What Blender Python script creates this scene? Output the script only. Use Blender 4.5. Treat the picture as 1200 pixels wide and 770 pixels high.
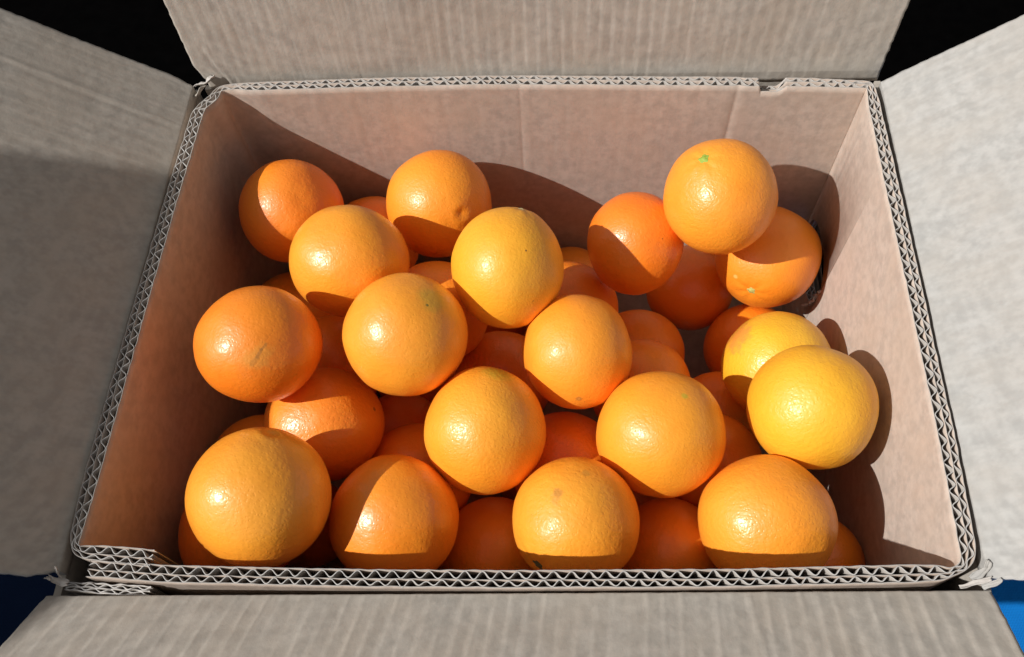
import bpy, math, random
from mathutils import Vector, Matrix, noise

random.seed(11)
scene = bpy.context.scene
for o in list(bpy.data.objects):
    bpy.data.objects.remove(o)
COL = scene.collection
RIM = 0.272                       # height of the liner's rim above the floor

# ------------------------------------------------------------------ camera
cam_data = bpy.data.cameras.new('camera')
cam_data.sensor_width = 36.0
cam_data.lens = 30.0
cam_data.clip_start = 0.01
cam_data.clip_end = 200.0
cam = bpy.data.objects.new('camera', cam_data)
COL.objects.link(cam)
CAM_ROT = Matrix(((0.99845262, -0.00196317, 0.05557438),
                  (0.02821412, 0.87907759, -0.47584299),
                  (-0.04792004, 0.47667466, 0.87777271)))
cam.matrix_world = Matrix.Translation((0.02433, -0.27338, 0.45406 + RIM)) @ CAM_ROT.to_4x4()
scene.camera = cam
CAM_RIGHT = CAM_ROT.col[0].copy()
CAM_UP = CAM_ROT.col[1].copy()

# ------------------------------------------------------------------ sky, sun, exposure
SUN_TO = Vector((-1.0, -0.40, 0.93)).normalized()        # from the box towards the sun
world = bpy.data.worlds.new('World')
scene.world = world
world.use_nodes = True
wn = world.node_tree.nodes
wl = world.node_tree.links
wn.clear()
w_out = wn.new('ShaderNodeOutputWorld')
w_bg = wn.new('ShaderNodeBackground')
w_hs = wn.new('ShaderNodeHueSaturation')
w_sky = wn.new('ShaderNodeTexSky')
w_sky.sky_type = 'NISHITA'
w_sky.sun_disc = False
w_sky.sun_elevation = math.asin(SUN_TO.z)
w_sky.sun_rotation = math.atan2(SUN_TO.x, SUN_TO.y)
w_sky.air_density = 1.0
w_sky.dust_density = 2.0
w_hs.inputs['Saturation'].default_value = 0.08
w_bg.inputs['Strength'].default_value = 0.066
wl.new(w_sky.outputs['Color'], w_hs.inputs['Color'])
wl.new(w_hs.outputs['Color'], w_bg.inputs['Color'])
wl.new(w_bg.outputs['Background'], w_out.inputs['Surface'])

sun_data = bpy.data.lights.new('sun', 'SUN')
sun_data.energy = 4.6
sun_data.angle = math.radians(0.6)
sun_data.color = (1.0, 0.975, 0.94)
sun = bpy.data.objects.new('sun', sun_data)
COL.objects.link(sun)
sun.rotation_euler = (-SUN_TO).to_track_quat('-Z', 'Y').to_euler()
sun.location = SUN_TO * 5

scene.view_settings.view_transform = 'Standard'
scene.view_settings.look = 'None'
scene.view_settings.exposure = 0.0
scene.view_settings.gamma = 1.0
scene.view_settings.use_curve_mapping = False
scene.render.engine = 'CYCLES'
scene.cycles.max_bounces = 6
scene.cycles.diffuse_bounces = 5
scene.cycles.glossy_bounces = 2
scene.cycles.use_adaptive_sampling = True
scene.cycles.adaptive_threshold = 0.02
scene.cycles.use_denoising = True
scene.cycles.sample_clamp_indirect = 6.0


# ------------------------------------------------------------------ helpers
def tag(o, label=None, cat=None, group=None, kind=None):
    if label: o['label'] = label
    if cat: o['category'] = cat
    if group: o['group'] = group
    if kind: o['kind'] = kind
    return o


def empty(name, loc=(0, 0, 0)):
    o = bpy.data.objects.new(name, None)
    o.empty_display_size = 0.02
    o.location = loc
    COL.objects.link(o)
    return o


def mesh_obj(name, verts, faces, mats, parent=None, midx=None, uvs=None, smooth=True, loc=None):
    me = bpy.data.meshes.new(name)
    me.from_pydata([tuple(v) for v in verts], [], faces)
    for m in mats:
        me.materials.append(m)
    if midx:
        me.polygons.foreach_set('material_index', midx)
    if uvs:
        lay = me.uv_layers.new(name='metres')
        flat = []
        for lp in me.loops:
            flat.extend(uvs[lp.vertex_index])
        lay.data.foreach_set('uv', flat)
    me.polygons.foreach_set('use_smooth', [smooth] * len(me.polygons))
    me.update()
    o = bpy.data.objects.new(name, me)
    COL.objects.link(o)
    if loc is not None:
        o.location = loc
    if parent is not None:
        o.parent = parent
        o.matrix_parent_inverse = Matrix.Translation(-parent.location) if False else Matrix.Identity(4)
    return o


def nz(x, y, z=0.0):
    return noise.noise(Vector((x, y, z)))


def new_mat(name):
    m = bpy.data.materials.new(name)
    m.use_nodes = True
    nt = m.node_tree
    nt.nodes.clear()
    out = nt.nodes.new('ShaderNodeOutputMaterial')
    b = nt.nodes.new('ShaderNodeBsdfPrincipled')
    nt.links.new(b.outputs['BSDF'], out.inputs['Surface'])
    return m, nt, b


def mathn(nt, op, a, b=None, c=None):
    n = nt.nodes.new('ShaderNodeMath')
    n.operation = op
    for k, v in enumerate((a, b, c)):
        if v is None:
            continue
        if isinstance(v, (int, float)):
            n.inputs[k].default_value = v
        else:
            nt.links.new(v, n.inputs[k])
    return n.outputs[0]


def mixc(nt, fac, a, b, blend='MIX'):
    n = nt.nodes.new('ShaderNodeMix')
    n.data_type = 'RGBA'
    n.blend_type = blend
    if isinstance(fac, (int, float)):
        n.inputs[0].default_value = fac
    else:
        nt.links.new(fac, n.inputs[0])
    for k, v in ((6, a), (7, b)):
        if isinstance(v, tuple):
            n.inputs[k].default_value = (*v, 1.0)
        else:
            nt.links.new(v, n.inputs[k])
    return n.outputs[2]


def ramp(nt, fac, lo, hi):
    n = nt.nodes.new('ShaderNodeMapRange')
    n.interpolation_type = 'SMOOTHSTEP'
    n.inputs['From Min'].default_value = lo
    n.inputs['From Max'].default_value = hi
    nt.links.new(fac, n.inputs['Value'])
    return n.outputs[0]


def noise_tex(nt, vec, scale, detail=3.0, rough=0.55, dims='3D'):
    n = nt.nodes.new('ShaderNodeTexNoise')
    n.noise_dimensions = dims
    n.inputs['Scale'].default_value = scale
    n.inputs['Detail'].default_value = detail
    n.inputs['Roughness'].default_value = rough
    nt.links.new(vec, n.inputs['Vector'])
    return n.outputs['Fac']


def mapped(nt, vec, scale):
    n = nt.nodes.new('ShaderNodeMapping')
    n.inputs['Scale'].default_value = scale
    nt.links.new(vec, n.inputs['Vector'])
    return n.outputs['Vector']


# ------------------------------------------------------------------ materials
def kraft_material(name, base, lines=0.5, relief=1.0):
    """Kraft board; UV is in metres: x across the flutes, y along them."""
    m, nt, b = new_mat(name)
    tc = nt.nodes.new('ShaderNodeTexCoord')
    uv = tc.outputs['UV']
    fibre = noise_tex(nt, mapped(nt, uv, (210, 170, 1)), 1.0, 2.0, 0.6)
    blotch = noise_tex(nt, mapped(nt, uv, (30, 18, 1)), 1.0, 3.0, 0.6)
    felt = noise_tex(nt, mapped(nt, uv, (240, 200, 1)), 1.0, 4.0, 0.7)
    # flute show-through: soft, broken lines one flute pitch apart
    sep = nt.nodes.new('ShaderNodeSeparateXYZ')
    nt.links.new(uv, sep.inputs[0])
    drift = noise_tex(nt, mapped(nt, uv, (6, 3, 1)), 1.0, 1.0, 0.5)
    ph = mathn(nt, 'MULTIPLY_ADD', drift, 2.0, mathn(nt, 'MULTIPLY', sep.outputs['X'], 2 * math.pi / 0.0086))
    s = mathn(nt, 'SINE', ph)
    line = mathn(nt, 'POWER', mathn(nt, 'MULTIPLY_ADD', s, 0.5, 0.5), 3.0)
    broken = ramp(nt, noise_tex(nt, mapped(nt, uv, (70, 26, 1)), 1.0, 1.0, 0.6), 0.38, 0.66)
    line = mathn(nt, 'MULTIPLY', line, broken)
    dark = tuple(c * 0.86 for c in base)
    light = tuple(min(1, c * 1.10) for c in base)
    warm = (base[0] * 1.03, base[1] * 0.965, base[2] * 0.90)
    mott = noise_tex(nt, mapped(nt, uv, (100, 90, 1)), 1.0, 2.0, 0.6)
    c1 = mixc(nt, ramp(nt, mathn(nt, 'MULTIPLY_ADD', fibre, 0.4, mathn(nt, 'MULTIPLY', mott, 0.6)), 0.34, 0.66), dark, light)
    c2 = mixc(nt, ramp(nt, blotch, 0.35, 0.7), c1, warm)
    c2 = mixc(nt, 0.5, c1, c2)
    c3 = mixc(nt, mathn(nt, 'MULTIPLY', line, 0.14 * lines), c2, dark)
    speck = ramp(nt, felt, 0.74, 0.80)
    c4 = mixc(nt, mathn(nt, 'MULTIPLY', speck, 0.35), c3, (base[0] * 0.5, base[1] * 0.45, base[2] * 0.4))
    nt.links.new(c4, b.inputs['Base Color'])
    b.inputs['Roughness'].default_value = 0.85
    b.inputs['Specular IOR Level'].default_value = 0.18
    h = mathn(nt, 'ADD', mathn(nt, 'MULTIPLY', felt, 0.45), mathn(nt, 'MULTIPLY', fibre, 0.06))
    h = mathn(nt, 'ADD', h, mathn(nt, 'MULTIPLY', line, -0.35 * lines))
    bp = nt.nodes.new('ShaderNodeBump')
    bp.inputs['Strength'].default_value = 0.8 * relief
    bp.inputs['Distance'].default_value = 0.0006
    nt.links.new(h, bp.inputs['Height'])
    nt.links.new(bp.outputs['Normal'], b.inputs['Normal'])
    return m


def paper_material(name, base, rough=0.9):
    m, nt, b = new_mat(name)
    tc = nt.nodes.new('ShaderNodeTexCoord')
    n1 = noise_tex(nt, tc.outputs['Object'], 420, 3.0, 0.6)
    c = mixc(nt, n1, tuple(v * 0.78 for v in base), tuple(min(1, v * 1.12) for v in base))
    nt.links.new(c, b.inputs['Base Color'])
    b.inputs['Roughness'].default_value = rough
    b.inputs['Specular IOR Level'].default_value = 0.15
    bp = nt.nodes.new('ShaderNodeBump')
    bp.inputs['Strength'].default_value = 0.5
    bp.inputs['Distance'].default_value = 0.0004
    nt.links.new(n1, bp.inputs['Height'])
    nt.links.new(bp.outputs['Normal'], b.inputs['Normal'])
    return m


KRAFT = (0.42, 0.384, 0.337)
M_FLAP = kraft_material('kraft_flap', KRAFT, 1.0, 1.0)
M_FLAP_PALE = kraft_material('kraft_flap_pale', (0.385, 0.377, 0.360), 1.0, 1.0)
M_LINER = kraft_material('kraft_liner', (0.485, 0.405, 0.345), 0.35, 0.6)
M_EDGE = paper_material('cut_paper_edge', (0.52, 0.50, 0.48))
M_FACE_EDGE = paper_material('face_paper_edge', (0.42, 0.39, 0.36))
M_FLUTE = paper_material('fluting_paper', (0.36, 0.33, 0.30))
M_TORN = paper_material('torn_paper', (0.50, 0.465, 0.43))


def peel_material(name, base, second, marks=(), rough=0.34, seed=0.0, dimple=1.0, pore=380, coat=0.45):
    """Orange peel.  marks: (direction, angular radius, colour, strength, raggedness)"""
    m, nt, b = new_mat(name)
    tc = nt.nodes.new('ShaderNodeTexCoord')
    mp = nt.nodes.new('ShaderNodeMapping')
    mp.inputs['Location'].default_value = (seed, seed * 0.7, -seed * 1.3)
    nt.links.new(tc.outputs['Object'], mp.inputs['Vector'])
    vec = mp.outputs['Vector']
    big = noise_tex(nt, vec, 22, 2.0, 0.5)
    fine = noise_tex(nt, vec, 240, 0.0, 0.6)
    col = mixc(nt, ramp(nt, big, 0.32, 0.68), base, second)
    col = mixc(nt, mathn(nt, 'MULTIPLY', ramp(nt, fine, 0.35, 0.75), 0.16), col,
               (min(1, base[0] * 1.06), base[1] * 1.22, base[2] * 1.3))
    # oil glands
    vo = nt.nodes.new('ShaderNodeTexVoronoi')
    vo.feature = 'F1'
    vo.inputs['Scale'].default_value = 520
    vo.inputs['Randomness'].default_value = 1.0
    nt.links.new(vec, vo.inputs['Vector'])
    pit = ramp(nt, vo.outputs['Distance'], 0.02, 0.42)
    col = mixc(nt, mathn(nt, 'MULTIPLY', mathn(nt, 'SUBTRACT', 1.0, pit), 0.10), col,
               (base[0] * 0.92, base[1] * 0.72, base[2] * 0.6))
    # tiny dark specks
    sp = nt.nodes.new('ShaderNodeTexVoronoi')
    sp.inputs['Scale'].default_value = 46
    nt.links.new(vec, sp.inputs['Vector'])
    spm = ramp(nt, sp.outputs['Distance'], 0.036, 0.018)
    gate = ramp(nt, noise_tex(nt, vec, 30, 1.0, 0.5), 0.56, 0.62)
    col = mixc(nt, mathn(nt, 'MULTIPLY', mathn(nt, 'MULTIPLY', spm, gate), 0.75), col, (0.16, 0.05, 0.012))
    if marks:
        nrm = nt.nodes.new('ShaderNodeVectorMath')
        nrm.operation = 'NORMALIZE'
        nt.links.new(tc.outputs['Object'], nrm.inputs[0])
        rag = noise_tex(nt, vec, 130, 3.0, 0.65)
        for d, rad, mc, st, rg in marks:
            if isinstance(d[0], tuple):                   # a scratch between two directions
                a_, b_ = Vector(d[0]).normalized(), Vector(d[1]).normalized()
                ab = b_ - a_
                sub = nt.nodes.new('ShaderNodeVectorMath'); sub.operation = 'SUBTRACT'
                nt.links.new(nrm.outputs[0], sub.inputs[0]); sub.inputs[1].default_value = a_
                dt = nt.nodes.new('ShaderNodeVectorMath'); dt.operation = 'DOT_PRODUCT'
                nt.links.new(sub.outputs[0], dt.inputs[0]); dt.inputs[1].default_value = ab / ab.length_squared
                cl = nt.nodes.new('ShaderNodeClamp'); nt.links.new(dt.outputs['Value'], cl.inputs['Value'])
                sc_ = nt.nodes.new('ShaderNodeVectorMath'); sc_.operation = 'SCALE'
                sc_.inputs[0].default_value = ab; nt.links.new(cl.outputs[0], sc_.inputs['Scale'])
                dn = nt.nodes.new('ShaderNodeVectorMath'); dn.operation = 'DISTANCE'
                nt.links.new(sub.outputs[0], dn.inputs[0]); nt.links.new(sc_.outputs[0], dn.inputs[1])
            else:
                dn = nt.nodes.new('ShaderNodeVectorMath')
                dn.operation = 'DISTANCE'
                nt.links.new(nrm.outputs[0], dn.inputs[0])
                dn.inputs[1].default_value = Vector(d).normalized()
            dist = mathn(nt, 'MULTIPLY_ADD', mathn(nt, 'SUBTRACT', rag, 0.5), rg * 2.0 * rad, dn.outputs['Value'])
            f = ramp(nt, dist, rad, rad * 0.35)
            col = mixc(nt, mathn(nt, 'MULTIPLY', f, st), col, mc)
    nt.links.new(col, b.inputs['Base Color'])
    rv = noise_tex(nt, vec, 48, 2.0, 0.6)
    nt.links.new(mathn(nt, 'MULTIPLY_ADD', rv, 0.26, rough - 0.13), b.inputs['Roughness'])
    b.inputs['Specular IOR Level'].default_value = 0.55
    b.inputs['Coat Weight'].default_value = coat
    b.inputs['Coat Roughness'].default_value = 0.26
    b.inputs['Coat IOR'].default_value = 1.45
    b.inputs['Subsurface Weight'].default_value = 0.0
    b.inputs['Subsurface Radius'].default_value = (1.0, 0.35, 0.08)
    b.inputs['Subsurface Scale'].default_value = 0.004
    h = mathn(nt, 'ADD', mathn(nt, 'MULTIPLY', pit, 0.45), mathn(nt, 'MULTIPLY', noise_tex(nt, vec, pore, 1.0, 0.55), 1.5))
    bp = nt.nodes.new('ShaderNodeBump')
    bp.inputs['Strength'].default_value = 0.42 * dimple
    bp.inputs['Distance'].default_value = 0.0005
    nt.links.new(h, bp.inputs['Height'])
    nt.links.new(bp.outputs['Normal'], b.inputs['Normal'])
    nt.links.new(bp.outputs['Normal'], b.inputs['Coat Normal'])
    return m


# ------------------------------------------------------------------ the setting
def floor_material():
    m, nt, b = new_mat('black_floor')
    tc = nt.nodes.new('ShaderNodeTexCoord')
    n = noise_tex(nt, tc.outputs['Object'], 60, 4.0)
    nt.links.new(mixc(nt, n, (0.0006, 0.0006, 0.0007), (0.0022, 0.002, 0.002)), b.inputs['Base Color'])
    b.inputs['Roughness'].default_value = 1.0
    b.inputs['Specular IOR Level'].default_value = 0.0
    return m


def cloth_material(name, k):
    m, nt, b = new_mat(name)
    tc = nt.nodes.new('ShaderNodeTexCoord')
    v = tc.outputs['Object']
    n = noise_tex(nt, v, 40, 4.0)
    wx = nt.nodes.new('ShaderNodeTexWave'); wx.inputs['Scale'].default_value = 260
    wy = nt.nodes.new('ShaderNodeTexWave'); wy.inputs['Scale'].default_value = 260; wy.bands_direction = 'Y'
    for w in (wx, wy):
        w.inputs['Distortion'].default_value = 0.4
        nt.links.new(v, w.inputs['Vector'])
    weave = mathn(nt, 'MULTIPLY', wx.outputs['Fac'], wy.outputs['Fac'])
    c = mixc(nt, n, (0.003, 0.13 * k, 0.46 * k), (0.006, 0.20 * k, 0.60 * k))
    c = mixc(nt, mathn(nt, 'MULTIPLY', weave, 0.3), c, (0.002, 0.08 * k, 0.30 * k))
    nt.links.new(c, b.inputs['Base Color'])
    b.inputs['Roughness'].default_value = 0.9
    b.inputs['Specular IOR Level'].default_value = 0.1
    bp = nt.nodes.new('ShaderNodeBump')
    bp.inputs['Strength'].default_value = 0.4
    bp.inputs['Distance'].default_value = 0.0006
    nt.links.new(weave, bp.inputs['Height'])
    nt.links.new(bp.outputs['Normal'], b.inputs['Normal'])
    return m


fl = mesh_obj('floor', [(-6, -6, 0), (6, -6, 0), (6, 6, 0), (-6, 6, 0)], [(0, 1, 2, 3)], [floor_material()])
tag(fl, 'black floor behind the box', kind='structure')


def build_cloth(name, X0, XW, Y0, YW, mat):
    nx, ny = 60, 36
    vs, fs = [], []
    for j in range(ny + 1):
        for i in range(nx + 1):
            x = X0 + XW * i / nx
            y = Y0 + YW * j / ny
            z = 0.0035
            if not (abs(x) < 0.30 and abs(y) < 0.24) and X0 > -5:
                z += 0.0025 * max(0.0, nz(x * 7, y * 7, 1.3) + 0.2)
            x += 0.01 * nz(y * 5, 2.2, i * 0.01) if i in (0, nx) else 0
            y += 0.01 * nz(x * 5, 8.2, j * 0.01) if j in (0, ny) else 0
            vs.append((x, y, z))
    W = nx + 1
    for j in range(ny):
        for i in range(nx):
            a = j * W + i
            fs.append((a, a + 1, a + 1 + W, a + W))
    n = len(vs)
    vs += [(x, y, 0.001) for x, y, z in vs]
    for j in range(ny):
        for i in range(nx):
            a = n + j * W + i
            fs.append((a, a + W, a + 1 + W, a + 1))
    rim = [i for i in range(W)] + [j * W + nx for j in range(1, ny + 1)] + \
          [ny * W + i for i in range(nx - 1, -1, -1)] + [j * W for j in range(ny - 1, 0, -1)]
    for k in range(len(rim)):
        a, c = rim[k], rim[(k + 1) % len(rim)]
        fs.append((a, n + a, n + c, c))
    return mesh_obj(name, vs, fs, [mat])


tag(build_cloth('shade_painted_cloth', -0.95, 0.64, -0.75, 0.70, cloth_material('shade_painted_weave', 0.09)),  # blue cloth's shade is put into the colour as a much darker navy
    'cloth on the floor left of the front corner, its shade painted in as dark navy', 'cloth')
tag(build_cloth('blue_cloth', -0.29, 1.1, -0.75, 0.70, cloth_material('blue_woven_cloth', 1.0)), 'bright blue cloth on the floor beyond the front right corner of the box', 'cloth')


def build_shade_wall():
    """Unseen low wall, added out of frame on the left to shade the left flap."""
    m, nt, b = new_mat('shade_wall_plaster')
    tc = nt.nodes.new('ShaderNodeTexCoord')
    n = noise_tex(nt, tc.outputs['Object'], 9, 6.0)
    nt.links.new(mixc(nt, n, (0.10, 0.095, 0.09), (0.17, 0.16, 0.15)), b.inputs['Base Color'])
    b.inputs['Roughness'].default_value = 0.95
    x0, x1, y0, y1, z1 = -1.17, -1.05, -2.4, -0.230, RIM + 0.757
    vs = [(x, y, z) for z in (0.0, z1) for y in (y0, y1) for x in (x0, x1)]
    fs = [(0, 2, 3, 1), (4, 5, 7, 6), (0, 1, 5, 4), (1, 3, 7, 5), (3, 2, 6, 7), (2, 0, 4, 6)]
    o = mesh_obj('wall', vs, fs, [m], smooth=False)  # unseen shade caster, added to darken the left flap
    tag(o, 'unseen low grey wall added left of the box to shade its left flap', kind='structure')


build_shade_wall()


# ------------------------------------------------------------------ corrugated board
def resample(pts, step):
    """pts: (x, y, thickness factor).  Rounds the corners a little and resamples evenly."""
    for _ in range(2):
        q = [pts[0]]
        for a, b in zip(pts[:-1], pts[1:]):
            L = math.hypot(b[0] - a[0], b[1] - a[1])
            t = min(0.25, 0.0018 / max(L, 1e-6))
            q.append(tuple(a[k] + (b[k] - a[k]) * t for k in range(3)))
            q.append(tuple(b[k] + (a[k] - b[k]) * t for k in range(3)))
        q.append(pts[-1])
        pts = q
    cum = [0.0]
    for a, b in zip(pts[:-1], pts[1:]):
        cum.append(cum[-1] + math.hypot(b[0] - a[0], b[1] - a[1]))
    n = int(cum[-1] / step)
    out, k = [], 0
    for i in range(n + 1):
        s = cum[-1] * i / n
        while k < len(cum) - 2 and cum[k + 1] < s:
            k += 1
        t = (s - cum[k]) / max(1e-9, cum[k + 1] - cum[k])
        a, b = pts[k], pts[k + 1]
        out.append([a[j] + (b[j] - a[j]) * t for j in range(3)] + [s])
    # tangents
    for i, p in enumerate(out):
        a = out[max(0, i - 2)]
        b = out[min(len(out) - 1, i + 2)]
        tx, ty = b[0] - a[0], b[1] - a[1]
        L = math.hypot(tx, ty) or 1
        p += [-ty / L, tx / L]
    return out                     # x, y, thickness, s, nx, ny


def sheet(name, path, off, thick, ztop, zbot, mats, parent, zseam=0.006, slot=None, lean=0.0, seed=0.0):
    """Upright paper sheet following path; off(i) gives its offset from the board's middle."""
    n = len(path)
    cx, cy = [], []
    for i, p in enumerate(path):
        o = off(i)
        cx.append(p[0] + p[4] * o)
        cy.append(p[1] + p[5] * o)
    vs, uv, fs, mi = [], [], [], []
    R = 6
    for i, p in enumerate(path):
        a, b = max(0, i - 1), min(n - 1, i + 1)
        tx, ty = cx[b] - cx[a], cy[b] - cy[a]
        L = math.hypot(tx, ty) or 1
        nx_, ny_ = -ty / L, tx / L
        zt = ztop(i)
        sl = slot(i) if slot else None
        zm = RIM - 0.16
        za, zb = sl if sl else (zm, zm)
        rows = (zt, zt - zseam, za, zb, zbot) if slot else (zt, zt - zseam, zbot)
        for side in (-1, 1):
            for k, z in enumerate(rows):
                j = lean * nz(p[3] * 160, seed, 3.1) if k == 0 else 0.0
                w = thick * 0.5 * side
                vs.append((cx[i] + nx_ * w + p[4] * j, cy[i] + ny_ * w + p[5] * j, z))
                uv.append((p[3], z))
    Q = 5 if slot else 3
    K, B_ = 2 * Q, Q - 1
    for i in range(n - 1):
        a, b = i * K, (i + 1) * K
        s0 = slot(i) if slot else None
        s1 = slot(i + 1) if slot else None
        hole = bool(s0 or s1)
        for side in (0, 1):
            o = side * Q
            rows = [(0, 1), (1, 2), (3, 4)] if hole else [(0, 1), (1, B_)]
            for r0, r1 in rows:
                q = (a + o + r0, a + o + r1, b + o + r1, b + o + r0)
                fs.append(q if side == 0 else q[::-1])
                mi.append(0)
        fs.append((a, b, b + Q, a + Q)); mi.append(len(mats) - 1)
        if hole:
            fs.append((a + 2, a + 7, b + 7, b + 2)); mi.append(len(mats) - 1)
            fs.append((a + 3, b + 3, b + 8, a + 8)); mi.append(len(mats) - 1)
    for e in (0, n - 1):
        a = e * K
        q = (a, a + Q, a + Q + B_, a + B_)
        fs.append(q if e else q[::-1]); mi.append(len(mats) - 1)
    return mesh_obj(name, vs, fs, mats, parent, mi, uv)


H = 0.0043            # half thickness of the double-wall board
LINER_PATH = [(-.1951, -.1686, 1), (-.2158, -.1671, 1), (-.2330, -.1660, .85), (-.2395, -.1643, .35), (-.2407, -.1570, .7),
              (-.2409, -.1312, 1), (-.2408, -.0978, 1), (-.2386, .0566, 1), (-.2361, .1482, 1), (-.2339, .1554, .8),
              (-.2273, .1635, .85), (-.2251, .1718, .55), (-.2179, .1742, .6), (-.1975, .1738, .9), (-.1032, .1762, .95),
              (-.0071, .1765, .95), (-.0048, .1767, .95), (-.0020, .1763, .95), (.1471, .1722, .95), (.1505, .1725, .9), (.1545, .1714, .9),
              (.2003, .1701, .95), (.2392, .1674, .7), (.2409, .1655, .55), (.2405, .150, .9), (.2398, .0535, 1),
              (.2383, -.0933, 1), (.2361, -.1552, 1), (.2347, -.1618, .7), (.2312, -.1662, .45), (.2260, -.1685, .4),
              (.2203, -.1690, .85), (.205, -.1697, 1), (.1102, -.1736, 1), (-.0002, -.1762, 1), (-.0905, -.1771, 1), (-.1815, -.1768, 1),
              (-.2290, -.1747, .95)]


def build_liner():
    root = empty('cardboard_liner', (0, 0, 0))
    tag(root, 'double-wall cardboard liner whose white fluted rim frames the oranges inside the box', 'box liner')
    path = resample(LINER_PATH, 0.0009)
    n = len(path)

    def notch(i):
        p = path[i]
        if p[1] < 0.16 or not (0.1650 < p[0] < 0.1830):
            return 0.0
        t = (p[0] - 0.1650) / 0.0180
        return max(0.0, min(1.0, t * 14)) * max(0.0, min(1.0, (1 - t) * 4.0)) ** 0.6

    def slot(i):
        p = path[i]
        if p[0] < 0.22:
            return None
        y0, y1, r = 0.0895, 0.160, 0.029
        y = p[1]
        if not (y0 < y < y1):
            return None
        e = 0.0
        if y < y0 + r: e = y0 + r - y
        if y > y1 - r: e = y - (y1 - r)
        h = math.sqrt(max(0.0, r * r - e * e))
        j = 0.0012 * nz(y * 260, 4.4)
        zc = RIM - 0.160
        return (zc + h + j, zc - h + j)

    def rimz(seed, drop, amp=0.0006):
        return lambda i: RIM + amp * nz(path[i][3] * 22, seed) + 0.35 * amp * nz(path[i][3] * 260, seed) - drop * notch(i)

    sheets = (('inner_face_sheet', -1, .005, .00050), ('middle_sheet', 0.1, .008, .00040), ('outer_face_sheet', 1, .008, .00050))
    for k, (nm, f, drop, th) in enumerate(sheets):
        sheet(nm, path, (lambda f: lambda i: f * H * path[i][2])(f), th,
              rimz(2.0 + 5 * k, drop), 0.010, [M_LINER, M_FACE_EDGE], root, slot=slot, lean=0.0004, seed=k * 3.3)
    for k, sgn in enumerate((-1, 1)):
        phs, ph = [], 1.1 * k
        for i in range(n):
            ds = path[i][3] - path[i - 1][3] if i else 0.0
            pitch = (0.0094, 0.0085)[k] * (1 + 0.22 * nz(path[i][3] * 18, 40 + k * 9))
            ph += ds * 2 * math.pi / pitch
            phs.append(ph)

        def off(i, sgn=sgn, phs=phs, k=k):
            w = math.sin(phs[i])
            half = 0.5 * H * (1.1 if sgn < 0 else 0.9)
            a = (half - 0.0003) * (0.90 + 0.24 * nz(path[i][3] * 60, 70 + k))
            c = -H + half if sgn < 0 else H - half
            return (c + a * w) * path[i][2]
        sheet('fluting', path, off, .00050, rimz(11 + k, .008, 0.0008), 0.010, [M_FLUTE, M_EDGE], root, slot=slot, lean=0.0010, seed=20 + k)
    return root


LINER = build_liner()


# ------------------------------------------------------------------ outer box
def seg_dist(px, py, a, b):
    dx, dy = b[0] - a[0], b[1] - a[1]
    t = max(0.0, min(1.0, ((px - a[0]) * dx + (py - a[1]) * dy) / (dx * dx + dy * dy)))
    ex, ey = px - a[0] - t * dx, py - a[1] - t * dy
    cr = dx * ey - dy * ex
    return math.hypot(ex, ey) * (1 if cr > 0 else -1)


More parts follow.
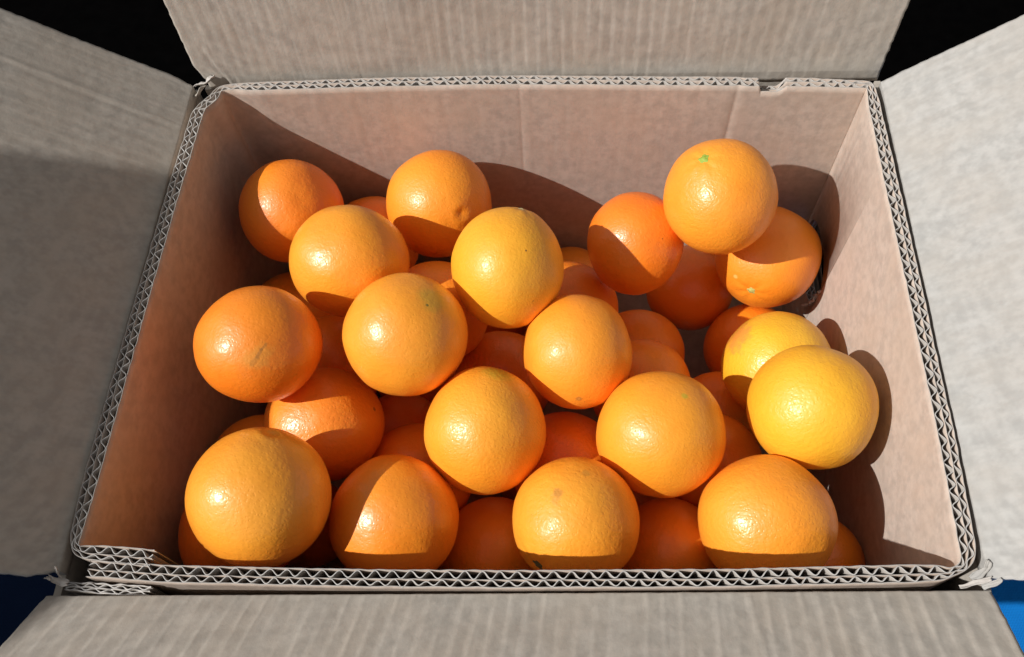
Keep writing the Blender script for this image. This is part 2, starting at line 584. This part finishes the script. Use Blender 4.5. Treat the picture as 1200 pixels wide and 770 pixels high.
def build_flap(parent, hinge, out_dir, elev, length, e0, e1, seed, creases=(), label=None, thick=0.0042, tear0=0.0, tear1=0.0, wob=1.0, mat=None):
    """hinge: list of plan points along the fold; out_dir: horizontal outward direction; elev: (start, end) angle in degrees;
    e0 / e1: how far the two ends shift along the hinge per metre of flap."""
    cum = [0.0]
    for a, b in zip(hinge[:-1], hinge[1:]):
        cum.append(cum[-1] + math.hypot(b[0] - a[0], b[1] - a[1]))
    Lh = cum[-1]
    along = Vector((hinge[-1][0] - hinge[0][0], hinge[-1][1] - hinge[0][1], 0)).normalized()
    out_dir = Vector((*out_dir, 0)).normalized()
    nu = int(Lh / 0.0016)
    stub, rad = 0.010, 0.0018
    vlist = [-stub, -0.006] + [-0.003 + 0.0006 * k for k in range(14)]
    m_ = int((length - 0.006) / 0.0021)
    vlist += [0.006 + (length - 0.006) * k / m_ for k in range(1, m_ + 1)]
    nv = len(vlist) - 1
    top, uvs = [], []
    for i in range(nu + 1):
        u = i / nu
        s = u * Lh
        k = 0
        while k < len(cum) - 2 and cum[k + 1] < s:
            k += 1
        t = (s - cum[k]) / (cum[k + 1] - cum[k])
        base = Vector((hinge[k][0] + (hinge[k + 1][0] - hinge[k][0]) * t, hinge[k][1] + (hinge[k + 1][1] - hinge[k][1]) * t, 0))
        th = math.radians(elev[0] + (elev[1] - elev[0]) * u)
        bend = (math.pi / 2 - th)
        arc = rad * bend
        row = []
        for j in range(nv + 1):
            v = vlist[j]
            # profile: straight up the wall, round the fold, then out along the flap
            if v <= -arc * 0.5:
                px_, pz = 0.0, v
                ang = math.pi / 2
            elif v < arc * 0.5:
                a = (v + arc * 0.5) / rad
                px_ = rad * (1 - math.cos(a)); pz = -arc * 0.5 + rad * math.sin(a)
                ang = math.pi / 2 - a
            else:
                r_ = v - arc * 0.5
                px_ = rad * (1 - math.cos(bend)) + r_ * math.cos(th)
                pz = -arc * 0.5 + rad * math.sin(bend) + r_ * math.sin(th)
                ang = th
            vv = max(0.0, v)
            # ends of the flap are cut slightly out of square and ragged
            sh = ((e0 * (1 - u) + e1 * u) * vv)
            if u < 0.02: sh += 0.0007 * nz(v * 240, seed, 5.0) * (1 - u / 0.02)
            if u > 0.98: sh += 0.0007 * nz(v * 240, seed, 9.0) * (u - 0.98) / 0.02
            if tear0 and u < 0.06: sh += tear0 * (1 - u / 0.06) * max(0, 1 - vv / 0.014)
            if tear1 and u > 0.94: sh -= tear1 * (u - 0.94) / 0.06 * max(0, 1 - vv / 0.014)
            nrm = -out_dir * math.sin(ang) + Vector((0, 0, math.cos(ang)))
            fade = min(1.0, vv / 0.012)
            d = wob * 0.0016 * nz(s * 9, v * 11, seed) * fade
            d += wob * 0.0005 * nz(s * 40, v * 26, seed + 4) * fade
            fph = 2 * math.pi * s / 0.0086 + 0.9 * nz(s * 5, v * 2.5, seed + 8)
            wash = math.sin(fph) + 0.42 * math.sin(2 * fph + 0.4)
            d += 0.00017 * wash * max(0.15, 0.75 + 0.75 * nz(s * 26, v * 22, seed + 2)) * (0.35 + 0.65 * fade)
            d += 0.00011 * nz(s * 170, v * 150, seed + 6) + 0.00016 * nz(s * 75, v * 70, seed + 11)
            for (ca, cb, ch, cw) in creases:
                q = seg_dist(s, v, ca, cb)
                e = q / cw
                d += ch * (math.exp(-e * e) - 0.7 * math.exp(-((e - 1.6) ** 2)))
            P = base + out_dir * px_ + Vector((0, 0, RIM - 0.002 + pz)) + along * sh + nrm * d
            row.append((P, nrm))
            uvs.append((s, v))
        top.append(row)
    W = nv + 1
    vs = [p for row in top for (p, q) in row]
    N = len(vs)
    vs += [p - q * thick for row in top for (p, q) in row]
    uvs = uvs + uvs
    fs, mi = [], []
    for i in range(nu):
        for j in range(nv):
            a = i * W + j
            q = (a, a + W, a + W + 1, a + 1)
            fs.append(q); mi.append(0)
            fs.append(tuple(N + k for k in q[::-1])); mi.append(0)
    def strip(ids):
        for a, b in zip(ids[:-1], ids[1:]):
            fs.append((a, b, N + b, N + a)); mi.append(1)
    strip([j for j in range(W)])
    strip([nu * W + j for j in range(W)][::-1])
    strip([i * W + nv for i in range(nu + 1)])
    strip([i * W for i in range(nu + 1)][::-1])
    o = mesh_obj('flap', vs, fs, [mat or M_FLAP, M_EDGE], parent, mi, uvs)
    if label: o['label'] = label
    return o


def wall_slab(parent, a, b, out_dir, hole=False):
    """One upright wall of the outer box between two plan points."""
    a, b = Vector((*a, 0)), Vector((*b, 0))
    d = Vector((*out_dir, 0))
    L = (b - a).length
    z0, z1 = 0.0075, RIM - 0.0121
    n = 60
    vs, uv, fs = [], [], []
    zc, r, y0, y1 = RIM - 0.160, 0.031, 0.0875, 0.162
    cols = []
    for i in range(n + 1):
        p = a + (b - a) * (i / n)
        sl = None
        if hole and y0 < p.y < y1:
            e = max(0.0, y0 + r - p.y, p.y - (y1 - r))
            h = math.sqrt(max(0.0, r * r - e * e))
            sl = (zc + h, zc - h)
        cols.append(sl)
        for off in (0.0, 0.0042):
            q = p + d * off
            for z in (z1, (sl or (zc, zc))[0], (sl or (zc, zc))[1], z0):
                vs.append((q.x, q.y, z)); uv.append((L * i / n, z))
    for i in range(n):
        A, B = i * 8, (i + 1) * 8
        rows = [(0, 1), (2, 3)] if (cols[i] or cols[i + 1]) else [(0, 3)]
        for o in (0, 4):
            for r0, r1 in rows:
                fs.append((A + o + r0, A + o + r1, B + o + r1, B + o + r0))
        fs.append((A, B, B + 4, A + 4))
        fs.append((A + 3, A + 7, B + 7, B + 3))
    return mesh_obj('wall', vs, fs, [M_FLAP], parent, None, uv, smooth=False)


def crumple(name, parent, pts, width, seed, mat=M_TORN, amp=0.003, tilt=0.6):
    """A torn, crumpled strip of paper through the given points."""
    nu, nv = 26, 8
    cum = [0.0]
    P = [Vector(p) for p in pts]
    for a, b in zip(P[:-1], P[1:]):
        cum.append(cum[-1] + (b - a).length)
    vs, fs = [], []
    for i in range(nu + 1):
        s = cum[-1] * i / nu
        k = 0
        while k < len(cum) - 2 and cum[k + 1] < s:
            k += 1
        c = P[k].lerp(P[k + 1], (s - cum[k]) / (cum[k + 1] - cum[k]))
        t = (P[k + 1] - P[k]).normalized()
        side = t.cross(Vector((0, 0, 1)))
        if side.length < 0.1: side = Vector((1, 0, 0))
        side.normalize()
        ang = tilt + 1.2 * nz(s * 90, seed)
        wdir = side * math.cos(ang) + Vector((0, 0, 1)) * math.sin(ang)
        for j in range(nv + 1):
            v = j / nv - 0.5
            w = width * (1 + 0.5 * nz(s * 200, seed, 2.0 + (1 if j > nv / 2 else 0)))
            q = c + wdir * v * w
            q += Vector((nz(s * 170, v * 3, seed), nz(s * 170, v * 3, seed + 7), nz(s * 170, v * 3, seed + 13))) * amp
            vs.append(q)
    W = nv + 1
    for i in range(nu):
        for j in range(nv):
            a = i * W + j
            fs.append((a, a + 1, a + 1 + W, a + W))
    o = mesh_obj(name, vs, fs, [mat], parent, None, [(v.x, v.y) for v in vs])
    so = o.modifiers.new('thickness', 'SOLIDIFY')
    so.thickness = 0.0005
    return o


def build_box():
    root = empty('cardboard_box', (0, 0, 0))
    tag(root, 'open kraft cardboard box with four flaps spread, filled with oranges', 'cardboard box')
    BL, BR, FR, FL = (-.2470, .1830), (.2500, .1825), (.2445, -.1775), (-.2470, -.1890)
    # bottom panel
    vs = [(-.245, -.183, .0045), (.243, -.174, .0045), (.247, .181, .0045), (-.245, .181, .0045)]
    vs += [(x, y, .0090) for x, y, z in vs]
    mesh_obj('bottom_panel', vs, [(3, 2, 1, 0), (4, 5, 6, 7), (0, 1, 5, 4), (1, 2, 6, 5), (2, 3, 7, 6), (3, 0, 4, 7)],
             [M_LINER], root, None, [(v[0], v[1]) for v in vs], smooth=False)
    wall_slab(root, (-.2470, -.1888), (-.2470, .1828), (-1, 0))
    wall_slab(root, (.2445, -.1773), (.2500, .1823), (1, 0), hole=True)
    wall_slab(root, (-.2420, .1831), (.2470, .1826), (0, 1))
    wall_slab(root, (-.2420, -.1890), (.2440, -.1776), (0, -1))
    # flaps
    build_flap(root, [(-.2458, -.1800), (-.2452, .1790)], (-1, 0), (29, 33), 0.165, -0.01, 0.02, 3.1,
               creases=[((.317, .008), (.3215, .125), .00045, .0019)], label='shaded flap on the left, dull grey-brown', tear0=0.004, tear1=0.003, wob=0.6)
    build_flap(root, [(.2440, -.1740), (.2495, .1715)], (1, 0), (40, 39), 0.165, 0.04, 0.0, 7.7,
               label='brightly sunlit pale flap on the right', tear0=0.003, mat=M_FLAP_PALE)
    build_flap(root, [(-.2415, .1828), (0, .1832), (.2515, .1825)], (0, 1), (85, 85), 0.150, -0.02, 0.01, 12.4,
               creases=[((.0215, -.003), (.0140, .028), .0006, .0015)], label='upright flap at the back', tear0=0.004)
    build_flap(root, [(-.2490, -.1890), (0, -.1830), (.2435, -.1770)], (0, -1), (33, 31), 0.0955, -0.16, -0.03, 18.9,
               creases=[((.3705, .004), (.376, .055), .0004, .0013)], label='front flap leaning towards the viewer')
    # torn leftovers at the corners
    z = RIM
    tabp = resample([(-.1950, -.1848, .7), (-.2112, -.1842, .75), (-.2279, -.1836, .7), (-.2420, -.1829, .5)], 0.0011)
    tab = empty('corner_tab'); tab.parent = root
    for f in (-1, 0, 1):
        sheet('paper_sheet', tabp, (lambda f: lambda i: f * 0.0034 * tabp[i][2])(f), .0006,
              lambda i: z - .006 + .0012 * nz(tabp[i][3] * 200, f * 3.0), z - .06, [M_FLAP, M_EDGE], tab, lean=.0012, seed=f + 50)
    for k in (-1, 1):
        sheet('fluting', tabp, (lambda k: lambda i: (k * .0017 + .0015 * math.sin(tabp[i][3] * 730 + k)) * tabp[i][2])(k), .0006,
              lambda i: z - .006 + .0015 * nz(tabp[i][3] * 220, k * 4.0), z - .06, [M_FLUTE, M_EDGE], tab, lean=.0015, seed=k + 60)
    crumple('torn_paper', root, [(.2300, -.1752, z - .005), (.2345, -.1738, z - .004), (.2395, -.1726, z - .002), (.2445, -.1716, z + .000)], .0028, 1.5, M_TORN, amp=.0007, tilt=.05)
    crumple('torn_paper', root, [(.2365, -.1710, z - .005), (.2400, -.1690, z - .003), (.2432, -.1668, z - .001), (.2450, -.1630, z + .001)], .0030, 4.2, M_FLAP_PALE, amp=.0010, tilt=.1)
    crumple('torn_paper', root, [(.2405, -.1752, z - .004), (.2430, -.1745, z - .002), (.2455, -.1736, z + .001), (.2475, -.1728, z + .003)], .0022, 8.8, M_FLAP_PALE, amp=.0009, tilt=.1)
    crumple('torn_paper', root, [(-.2440, .1780, z - .002), (-.2395, .1775, z - .001), (-.2350, .1800, z + .000), (-.2320, .1830, z + .002)], .007, 21.0, amp=.003)
    crumple('torn_paper', root, [(-.2440, .1690, z - .004), (-.2405, .1735, z - .003), (-.2370, .1775, z - .002)], .006, 25.0, M_FLAP, amp=.002)
    crumple('torn_paper', root, [(-.2500, -.1795, z + .001), (-.2465, -.1812, z + .001), (-.2425, -.1822, z - .001), (-.239, -.1822, z - .002)], .003, 31.0, amp=.0015)
    crumple('torn_paper', root, [(-.2440, -.1795, z - .002), (-.2432, -.1770, z + .005), (-.2440, -.1760, z + .006)], .0014, 35.0, amp=.001)
    crumple('torn_paper', root, [(.2362, .0905, z - .150), (.2355, .0900, z - .165), (.2350, .0960, z - .184), (.2355, .103, z - .190)], .007, 44.0, M_EDGE, amp=.003)
    return root


BOX = build_box()


# ------------------------------------------------------------------ oranges
#   x, y, z below/above the rim, radius
ORANGES = [(-0.1813, 0.113, -0.0708, 0.0391), (-0.1227, 0.0501, -0.0437, 0.0403), (-0.0686, 0.124, -0.0769, 0.041), (-0.0109, 0.0381, -0.0341, 0.0396), (-0.076, -0.014, -0.0329, 0.0403), (-0.1673, -0.0273, -0.022, 0.0384), (-0.1374, -0.0543, -0.0898, 0.04), (-0.151, -0.1258, -0.026, 0.0413), (-0.0792, -0.1259, -0.0704, 0.0402), (-0.024, -0.0686, -0.0632, 0.0402), (0.0362, -0.011, -0.0627, 0.0381), (0.0899, -0.0672, -0.0687, 0.0414), (0.0343, -0.1254, -0.07, 0.0396), (0.1529, -0.1219, -0.0762, 0.0414), (0.1874, -0.0496, -0.0646, 0.0405), (0.1849, 0.0074, -0.1211, 0.0403), (0.1383, 0.1034, -0.0433, 0.0403), (0.0814, 0.0946, -0.0881, 0.0377), (0.1908, 0.1093, -0.1302, 0.0412), (0.1383, 0.1192, -0.1945, 0.0375), (0.1855, 0.0604, -0.1974, 0.0384), (0.0334, 0.0705, -0.1482, 0.0385), (0.0904, 0.0488, -0.1853, 0.0376), (0.0848, -0.0075, -0.1314, 0.038), (0.1512, -0.0072, -0.19, 0.0383), (0.1322, -0.0622, -0.1415, 0.038), (-0.0197, 0.0066, -0.1474, 0.0385), (-0.0659, 0.0389, -0.096, 0.0383), (-0.1295, 0.1219, -0.127, 0.0384), (0.0337, 0.1226, -0.2042, 0.0384), (0.0283, -0.0709, -0.1248, 0.0384), (0.0984, -0.1287, -0.1343, 0.0375), (-0.0211, -0.1282, -0.1415, 0.0379), (0.1974, -0.1308, -0.1577, 0.0378), (-0.0764, -0.0779, -0.1314, 0.0381), (-0.1025, -0.0299, -0.1842, 0.0384), (-0.148, 0.0115, -0.1292, 0.038), (-0.1945, 0.0656, -0.1528, 0.0377), (-0.1869, -0.1282, -0.0963, 0.038), (-0.1942, -0.0676, -0.1406, 0.0379), (-0.0898, 0.1152, -0.2232, 0.0388), (-0.1808, -0.0864, -0.2257, 0.0363), (-0.1829, 0.1263, -0.2249, 0.0371), (-0.1701, 0.0416, -0.2256, 0.0364), (0.0761, -0.0857, -0.225, 0.037), (0.0054, -0.0375, -0.2257, 0.0363), (-0.0254, 0.0343, -0.2248, 0.0372), (-0.0311, 0.0934, -0.1822, 0.0363), (-0.0902, -0.1013, -0.2252, 0.0368), (0.1414, -0.1286, -0.2256, 0.0364), (-0.098, 0.0408, -0.2175, 0.0365)]

DEEP = ((0.88, 0.210, 0.009), (0.90, 0.25, 0.012))
MID = ((0.90, 0.265, 0.013), (0.91, 0.305, 0.018))
WARM = ((0.90, 0.305, 0.018), (0.91, 0.350, 0.025))
GOLD = ((0.89, 0.370, 0.022), (0.89, 0.41, 0.030))
YELLOW = ((0.85, 0.395, 0.017), (0.84, 0.45, 0.024))
TONE = {0: DEEP, 1: WARM, 2: MID, 3: GOLD, 4: WARM, 5: DEEP, 6: MID, 7: WARM, 8: MID, 9: WARM, 10: WARM, 11: WARM, 12: WARM,
        13: WARM, 14: YELLOW, 15: YELLOW, 16: WARM, 17: DEEP, 18: MID, 19: DEEP, 20: DEEP, 21: DEEP, 23: MID}
BROWN = (0.20, 0.075, 0.015)
GREEN = (0.35, 0.30, 0.02)
MARKS = {
    3: [((.35, -.25, .9), .022, (.12, .05, .02), .9, .3)],
    4: [((.548, .193, .814), .30, (.55, .38, .03), .55, .3), ((.476, .05, .878), .035, (.16, .14, .02), .95, .3)],
    5: [((.30, -.60, .74), .30, (.70, .34, .05), .45, .8), (((.30, -.60, .74), (.36, -.50, .79)), .035, (.34, .13, .025), .6, 1.2),
        (((.36, -.50, .79), (.43, -.41, .80)), .028, (.38, .15, .025), .55, 1.3), (((.22, -.70, .68), (.29, -.62, .73)), .05, (.50, .20, .03), .5, 1.3)],
    6: [((.914, .125, .387), .05, (.3, .1, .02), .8, .6)],
    9: [((.25, .697, .672), .33, (.52, .42, .03), .6, .35)],
    10: [((.017, -.981, .194), .075, (.42, .17, .03), .8, .3), ((.017, -.981, .194), .035, (.62, .30, .05), .9, .2)],
    11: [((.274, .234, .933), .07, (.50, .40, .03), .75, .4)],
    12: [((-.257, .158, .953), .10, (.48, .20, .03), .7, 1.2), ((-.321, .067, .945), .12, (.55, .25, .04), .5, 1.2), ((.15, .5, .85), .09, (.5, .24, .03), .45, 1.0)],
    15: [((-.807, .339, .484), .42, (.74, .24, .05), .65, .9)],
    18: [((-.72, -.63, .29), .06, (.86, .50, .14), .8, .4)],
}
# direction of the stem end (or the navel) where the photograph shows it
POLE = {16: ((-.409, .122, .905), 'stem', (.30, .40, .05), 1.0), 18: ((-.434, -.887, .155), 'stem', (.50, .48, .14), 0.85),
        12: ((-.579, -.761, .293), 'stem', (.10, .115, .05), 0.95), 7: ((.235, .742, .628), 'navel', None, 0.8),
        2: ((.516, -.639, .571), 'navel', None, 0.6), 3: ((.264, .747, .61), 'stem', (.55, .46, .22), 0.7)}
SHAPE = {1: (1.035, .97), 3: (.957, 1.045), 5: (1.03, .97), 6: (1.025, .975), 7: (1.0, .985), 9: (.975, 1.025), 10: (.975, 1.025),
         11: (1.015, .985), 17: (.965, 1.035), 16: (.985, 1.015)}

LABELS = {
    0: 'deep orange, leftmost in the back row, its left half in shadow',
    1: 'orange right in front of the deep orange one in the back left corner',
    2: 'orange with a small navel pit, in the middle of the back row',
    3: 'tall golden orange high in the pile, left of the middle, touching the navel-pitted one',
    4: 'round orange with a green tinge and dark spot, left of the tall golden orange',
    5: 'orange with brown scratch marks, nearest the left wall of the box',
    6: 'half shaded orange between the scratched orange and the front left orange',
    7: 'largest orange, sunlit in the front left corner of the box',
    8: 'orange by the front rim with a slanting shadow, second from the left',
    9: 'orange with a greenish crown in the centre of the pile, behind the front row',
    10: 'orange in the middle with a small ring scar near its lower edge',
    11: 'large sunlit orange right of centre with a pale green dot on top',
    12: 'orange at the front rim with brown flecks and a grey-green stem button',
    13: 'smooth orange at the front rim, rightmost of the big front ones',
    14: 'big yellow orange against the right wall, nearest the viewer of the yellow two',
    15: 'yellow orange with a reddish blemish, half hidden behind the bigger yellow one',
    16: 'topmost orange at the back right with a bright green star-shaped stem',
    17: 'deep orange at the back, just left of the green-stemmed orange',
    18: 'orange in the back right corner with a pale green stem button low on its face',
    19: 'small orange wedged below the green-stemmed orange at the back right',
    20: 'orange peeping out left of the blemished yellow orange',
    21: 'orange just right of the tall golden orange, partly hidden',
    22: 'low orange showing its upper right edge behind the ring-scarred orange',
    23: 'orange between the ring-scarred orange and the pale-green-dotted one, its top edge showing',
    24: 'deep-lying orange seen in the dark gap left of the yellow pair',
    25: 'low orange in the gap between the dotted orange and the bigger yellow one',
    26: 'shaded orange low between the tall golden, green-crowned and ring-scarred oranges',
    27: 'shaded orange low in the gap between the navel-pitted and tall golden oranges',
    28: 'orange peeping up behind the gap between the two leftmost back oranges',
    29: 'deep-lying orange behind the right side of the tall golden orange',
    30: 'low orange with a sunlit patch between the green-crowned and dotted oranges',
    31: 'low orange between the flecked and the smooth front oranges, cut by shadow',
    32: 'low orange between the slant-shadowed and the flecked front oranges',
    33: 'low orange in the front right corner, showing right of the smooth front orange',
    34: 'shaded orange low behind the slant-shadowed front orange',
    35: 'dark orange deep in the gap right of the half shaded orange',
    36: 'dark orange deep in the gap right of the scratched orange',
    37: 'dark orange deep by the left wall, behind the scratched orange',
    38: 'shaded orange at the left wall underneath the largest front left orange',
    39: 'dark orange deep by the left wall, in front of the scratched orange',
}

NU, NVV = 88, 46


def make_orange(i):
    x, y, zz, R = ORANGES[i]
    pole = POLE.get(i)
    rnd = random.Random(100 + i)
    if pole:
        pd = Vector(pole[0]).normalized()
    else:
        pd = Vector((rnd.uniform(-.6, .6), rnd.uniform(-.2, .9), -0.8)).normalized()
    q = Vector((0, 0, 1)).rotation_difference(pd).to_matrix()
    sx, sy = SHAPE.get(i, (1 + rnd.uniform(-.012, .012), 1 + rnd.uniform(-.012, .012)))
    sd = rnd.uniform(0, 50)
    kind = pole[1] if pole else 'stem'
    amt = pole[3] if pole else 0.8
    vs, fs = [], []

    def point(th, ph):
        d = Vector((math.sin(th) * math.cos(ph), math.sin(th) * math.sin(ph), math.cos(th)))
        r = 1.0 + 0.032 * noise.noise(d * 1.3 + Vector((sd, 0, 0))) + 0.006 * noise.noise(d * 4.0 + Vector((0, sd, 0)))
        if kind == 'stem':
            r -= amt * 0.030 * math.exp(-(th / 0.17) ** 2)
            r += amt * 0.006 * math.cos(7 * ph + sd) * math.exp(-((th - 0.24) / 0.13) ** 2)
        else:
            r -= amt * 0.045 * math.exp(-(th / 0.085) ** 2)
            r += amt * 0.012 * math.exp(-((th - 0.17) / 0.08) ** 2) * (1 + 0.5 * math.cos(2 * ph + sd))
            r -= amt * 0.020 * math.exp(-((th - 0.28) / 0.06) ** 2) * max(0, math.cos(ph + sd)) ** 3
        tb = math.pi - th
        r -= 0.012 * math.exp(-(tb / 0.2) ** 2)
        p = q @ (d * (r * R))
        p = p + CAM_RIGHT * (p.dot(CAM_RIGHT) * (sx - 1)) + CAM_UP * (p.dot(CAM_UP) * (sy - 1))
        return p
    vs.append(point(0, 0))
    for j in range(1, NVV):
        t = j / NVV
        th = math.pi * (t - 0.06 * math.sin(2 * math.pi * t))      # rings gather at the poles
        for k in range(NU):
            vs.append(point(th, 2 * math.pi * k / NU))
    vs.append(point(math.pi, 0))
    last = len(vs) - 1
    for k in range(NU):
        fs.append((0, 1 + k, 1 + (k + 1) % NU))
        b = 1 + (NVV - 2) * NU
        fs.append((last, b + (k + 1) % NU, b + k))
    for j in range(NVV - 2):
        for k in range(NU):
            a = 1 + j * NU
            k2 = (k + 1) % NU
            fs.append((a + k, a + NU + k, a + NU + k2, a + k2))
    tones = TONE.get(i) or (DEEP if rnd.random() < .6 else MID)
    jit = 1 + rnd.uniform(-.05, .05)
    base = (tones[0][0], tones[0][1] * jit, tones[0][2])
    second = (tones[1][0], tones[1][1] * jit, tones[1][2])
    mat = peel_material('orange_peel', base, second, MARKS.get(i, ()), rough=rnd.uniform(.46, .54), seed=sd, dimple=rnd.uniform(.75, 1.25), pore=rnd.uniform(290, 470), coat=rnd.uniform(.25, .6))
    o = mesh_obj('orange', vs, fs, [mat], None, None, None, True, (x, y, RIM + zz))
    if i in LABELS:
        tag(o, LABELS[i], 'orange', 'oranges heaped in the box')
    else:
        tag(o, 'dark orange buried at the bottom, glimpsed through gaps in the heap', 'orange', 'buried oranges under the heap')
    if pole and pole[1] == 'stem':
        o_c = stem_button(o, pd, q, point, pole[2], pole[3], sd)
    return o


BUTTON_MATS = {}


def stem_button(o, pd, q, point, col, size, sd):
    key = col
    if key not in BUTTON_MATS:
        m, nt, b = new_mat('stem_button')
        tc = nt.nodes.new('ShaderNodeTexCoord')
        n = noise_tex(nt, tc.outputs['Object'], 900, 3.0)
        nt.links.new(mixc(nt, n, tuple(v * .55 for v in col), tuple(min(1, v * 1.35) for v in col)), b.inputs['Base Color'])
        b.inputs['Roughness'].default_value = 0.6
        BUTTON_MATS[key] = m
    base = point(0, 0)
    vs, fs = [], []
    rings = (0.0, .0007, .0013, .0019, .0027, .0036)
    nk = 40
    for a, rr in enumerate(rings):
        for k in range(nk):
            ph = 2 * math.pi * k / nk
            lobe = 1 + (0.0 if a < 3 else 0.13) * math.cos(5 * ph + sd) + 0.08 * math.sin(3 * ph + sd)
            r = rr * size * lobe
            hh = (.0011, .0012, .0010, .00055, .0005, .0001)[a] * size
            p = q @ Vector((math.cos(ph) * r, math.sin(ph) * r, 0))
            th = r / base.length
            surf = point(th, ph)
            vs.append(surf + pd * hh)
    for a in range(len(rings) - 1):
        for k in range(nk):
            k2 = (k + 1) % nk
            fs.append((a * nk + k, (a + 1) * nk + k, (a + 1) * nk + k2, a * nk + k2))
    c = mesh_obj('stem_button', vs, fs, [BUTTON_MATS[key]], o)
    return c


for i in range(len(ORANGES)):
    make_orange(i)
